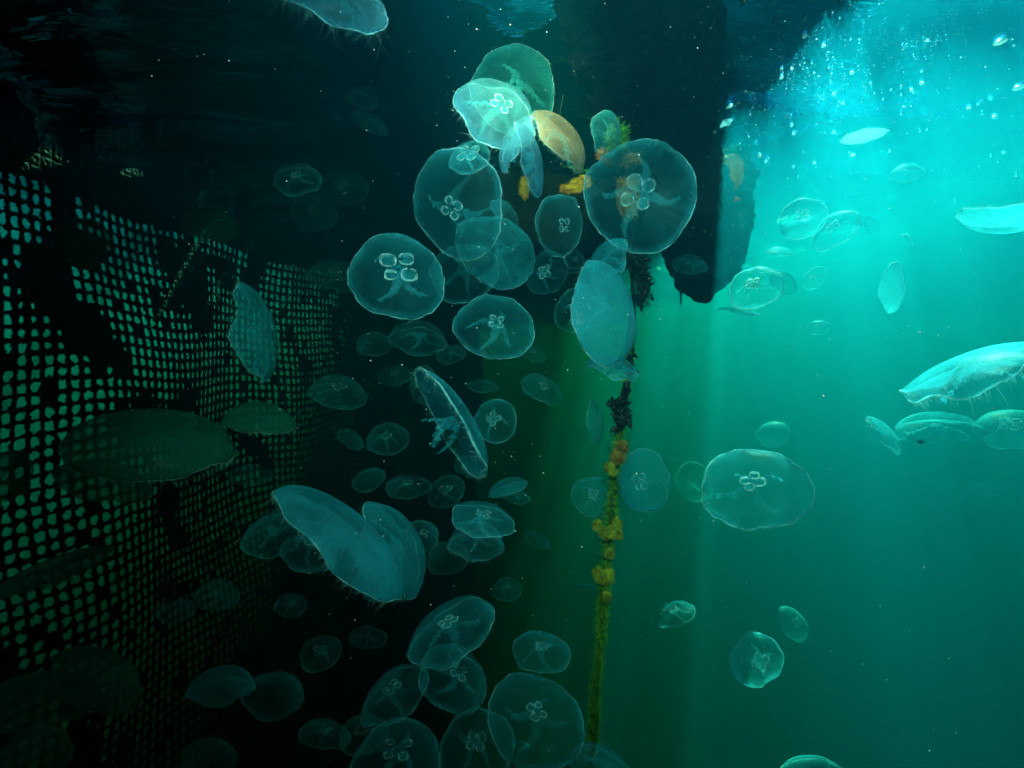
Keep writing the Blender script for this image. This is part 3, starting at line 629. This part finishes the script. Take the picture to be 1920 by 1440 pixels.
 (1706, 447,  32, 1.70, 45, 75, .5, 2, 0, 'tiny sliver shaped jellyfish in open water above the upright oval', dict(gon=0)),
 (1622, 420,  48, 2.0, 85, 50, .45, 1, 0, 'faint jellyfish with a white dot right of the two cyan ones', dict(gs=.2, gw=3, go=.05)),
 (1700, 320,  56, 1.75, 100, 60, .5, 1, 0, 'faint jellyfish right under the wavy surface at the upper right', dict(gon=0)),
 (1092, 1115,  70, 2.0, 90, 50, .5, 1, 0, 'faint bell in dark green water left of the rope middle', dict(gon=0, rim=.3)),
 (1535, 612,  36, 1.9, 90, 40, .5, 2, 0, 'small faint dot like jellyfish deep in the light shaft', dict(gon=0, rim=.3)),

 (700, 640,  66, 1.5, 100, 50, .5, 1, 0, 'faint bell below and left of the bright ringed jellyfish, over the net edge', dict(gon=0)),
 (660, 820,  54, 1.5, 60, 60, .5, 1, 0, 'small faint bell left of the pale rimmed round one', dict(gon=0)),
 (740, 700,  60, 1.6, 95, 55, .6, 1, 0, 'faint bell above the pale rimmed round jellyfish', dict(gon=0)),
 (1000, 660,  50, 1.6, 70, 60, .5, 1, 0, 'tiny faint bell just below the right side of the pentagon shaped jellyfish', dict(gon=0)),
 (690, 895,  64, 1.45, 110, 55, .5, 1, 0, 'faint bell above the rounded teal jellyfish', dict(gon=0)),
 (880, 870,  54, 1.6, 80, 50, .5, 1, 0, 'faint bell under the lower tip of the tilted dish jellyfish', dict(gon=0)),
 (950, 1100,  60, 1.6, 95, 50, .5, 1, 0, 'faint bell in the dark water below the fringed cup', dict(gon=0)),
 (1010, 1010,  52, 1.7, 60, 65, .5, 1, 0, 'faint bell in the dark water right of the fringed cup', dict(gon=0)),
 (690, 1190,  66, 1.4, 90, 55, .5, 1, 0, 'faint bell left of the leaning translucent jellyfish', dict(gon=0)),
 (330, 1140,  70, 1.4, 100, 60, .5, 1, 0, 'ghostly bell over the lower net above the square wavy hemmed one', dict(gon=0, rim=.4)),
 (410, 1110,  80, 1.4, 80, 55, .6, 1, 0, 'ghostly bell over the net below the dim bell beside the cup', dict(gon=0, rim=.4)),
 (545, 1130,  60, 1.4, 95, 50, .5, 1, 0, 'faint bell directly under the cup shaped jellyfish', dict(gon=0)),
 (610, 1370,  90, 1.3, 85, 60, .5, 1, 0, 'faint dome at the bottom left of the bottom cluster', dict(gon=0)),
 (395, 1410, 100, 1.25, 85, 60, .5, 1, 0, 'faint dome at the bottom edge in front of the darkest net', dict(gon=0, rim=.4)),
 (1450, 810,  60, 2.1, 90, 40, .5, 2, 0, 'ghostly patch of a jellyfish above the large clear ringed one', dict(gon=0, rim=.2)),
]
for i, a in enumerate(J):
    jellyfish(i + 1, *a[:10], **a[10])

# ------------------------------------------------------------------ bubbles under the surface and drifting specks
rg = np.random.RandomState(31)
bmi = bmesh.new(); bmesh.ops.create_icosphere(bmi, subdivisions=2, radius=1)
IV = np.array([v.co[:] for v in bmi.verts]); IF = np.array([[v.index for v in f.verts] for f in bmi.faces]); bmi.free()
bub_me = mesh('air_bubble', IV, [IF]); bub_me.materials.append(M_bub); bub_me.polygons.foreach_set('use_smooth', np.ones(len(bub_me.polygons), bool))
def on_surface(px, py):
    d = F * H / max(690 - py, 40); p = P(px, py, d)
    return np.array([p.x, p.y, float(wave_z(np.array(p.x), np.array(p.y)))])
spots = [(1876, 67, 10, 4, 'largest'), (1911, 142, 9, 4, ''), (1475, 216, 7, 3, ''), (1395, 5, 7, 5, ''), (1446, 4, 6, 4, ''), (1522, 7, 4, 3, ''), (1508, 32, 4, 3, ''), (1574, 4, 4, 4, ''), (1453, 36, 4, 3, ''),
         (1509, 52, 4, 3, ''), (1347, 274, 14, 6, 'oval'), (1368, 211, 6, 2, ''), (1383, 201, 4, 2, ''), (1648, 209, 5, 2.5, ''), (1605, 227, 3, 2, ''), (1764, 245, 4, 3, ''), (1817, 181, 4, 2, ''), (1865, 195, 5, 2.5, ''),
         (1740, 191, 4, 2, ''), (1424, 286, 4, 3, ''), (1373, 285, 5, 2, ''), (1563, 274, 3, 2, ''), (1605, 258, 3, 2, ''), (1599, 292, 5, 1.5, ''), (1466, 85, 4, 3, ''), (1466, 99, 3, 2.5, ''), (1413, 162, 3, 2, ''), (1882, 284, 3, 1.5, '')]
txt = {0: 'largest white oval bubble under the surface at the far right', 1: 'white oval bubble at the right edge below the largest one', 2: 'flat white bubble by itself above the dark ripple next to the float',
       10: 'wide ring shaped white bubble patch touching the right flank of the dark float'}
def bubble(px, py, a, b_, lab):
    p = on_surface(px, py); d = p[1]; k = d / F
    o = bpy.data.objects.new('air_bubble', bub_me); COL.objects.link(o)
    o.location = (p[0], p[1], p[2] - b_ * k * 1.1); o.scale = (a * k, a * k * 1.2, b_ * k); o.rotation_euler = (0, R(-12), R(15))
    tag(o, lab, 'bubble', 'air bubbles caught under the water surface')
for i, s in enumerate(spots): bubble(*s[:4], txt.get(i, 'small bright white bubble under the blue surface right of the float'))
for i in range(90):
    px = 1350 + 560 * rg.rand() ** 1.5; py = rg.rand() * 320
    if px < 1365 and py > 250: continue
    r_ = 1.1 + rg.rand() ** 3 * 2; bubble(px, py, r_ * 1.3, r_, 'small bright white bubble under the blue surface right of the float')
b = MB()
for i in range(950):
    c = rg.rand()
    if c < .45: px = 1500 + rg.randn() * 75; py = 120 + rg.randn() * 75
    elif c < .7: px = 1720 + rg.randn() * 70; py = 50 - (px - 1720) * .3 + rg.randn() * 18
    else: px = 1345 + rg.rand() * 570; py = rg.rand() * 400
    if py < -40 or py > 420 or px < 1345: continue
    p = on_surface(px, py); r_ = (.35 + rg.rand() ** 2 * .75) * p[1] / F; b.add(IV[:12] * 0 + p if False else IV * np.array([r_ * 1.5, r_ * 1.5, r_]) + p - np.array([0, 0, r_ + .002 + .004 * rg.rand()]), [IF])
tag(b.build('bubble_foam', M_bub), 'fine white spray of bubbles under the blue surface', 'bubble foam', kind='stuff')
b = MB(); T = np.array([[1, 1, 1], [1, -1, -1], [-1, 1, -1], [-1, -1, 1.]]); TF = np.array([[0, 1, 2], [0, 3, 1], [0, 2, 3], [1, 3, 2]])
for i in range(12000):
    d = .35 + 2.4 * rg.rand() ** .7; px = rg.rand() * 2300 - 190; py = rg.rand() * 1700 - 130; p = np.array(P(px, py, d)[:])
    if p[2] > H - .03 or p[0] < -1.3: continue
    r_ = (.0002 + .0005 * rg.rand() ** 5); b.add(T * r_ + p, [TF])
tag(b.build('plankton_specks', M_snow, smooth=False), 'tiny pale specks drifting everywhere in the water', 'specks', kind='stuff')
# dark drifting seed-like speck at the right
o = b = MB(); c = np.array(P(1727, 828, 1.0)[:]); V, Fc = clump(c, (.0045, .003, .003), rg, 3, .3); b.add(V, [Fc]); bV, bF = blades(np.tile(c, (24, 1)), rg.randn(24, 3), .005, .0004, rg, .3, 1); b.add(bV, [bF])
tag(b.build('drifting_debris', M_mussel), 'tiny dark ragged fleck under the wide faint dome at the right', 'debris')
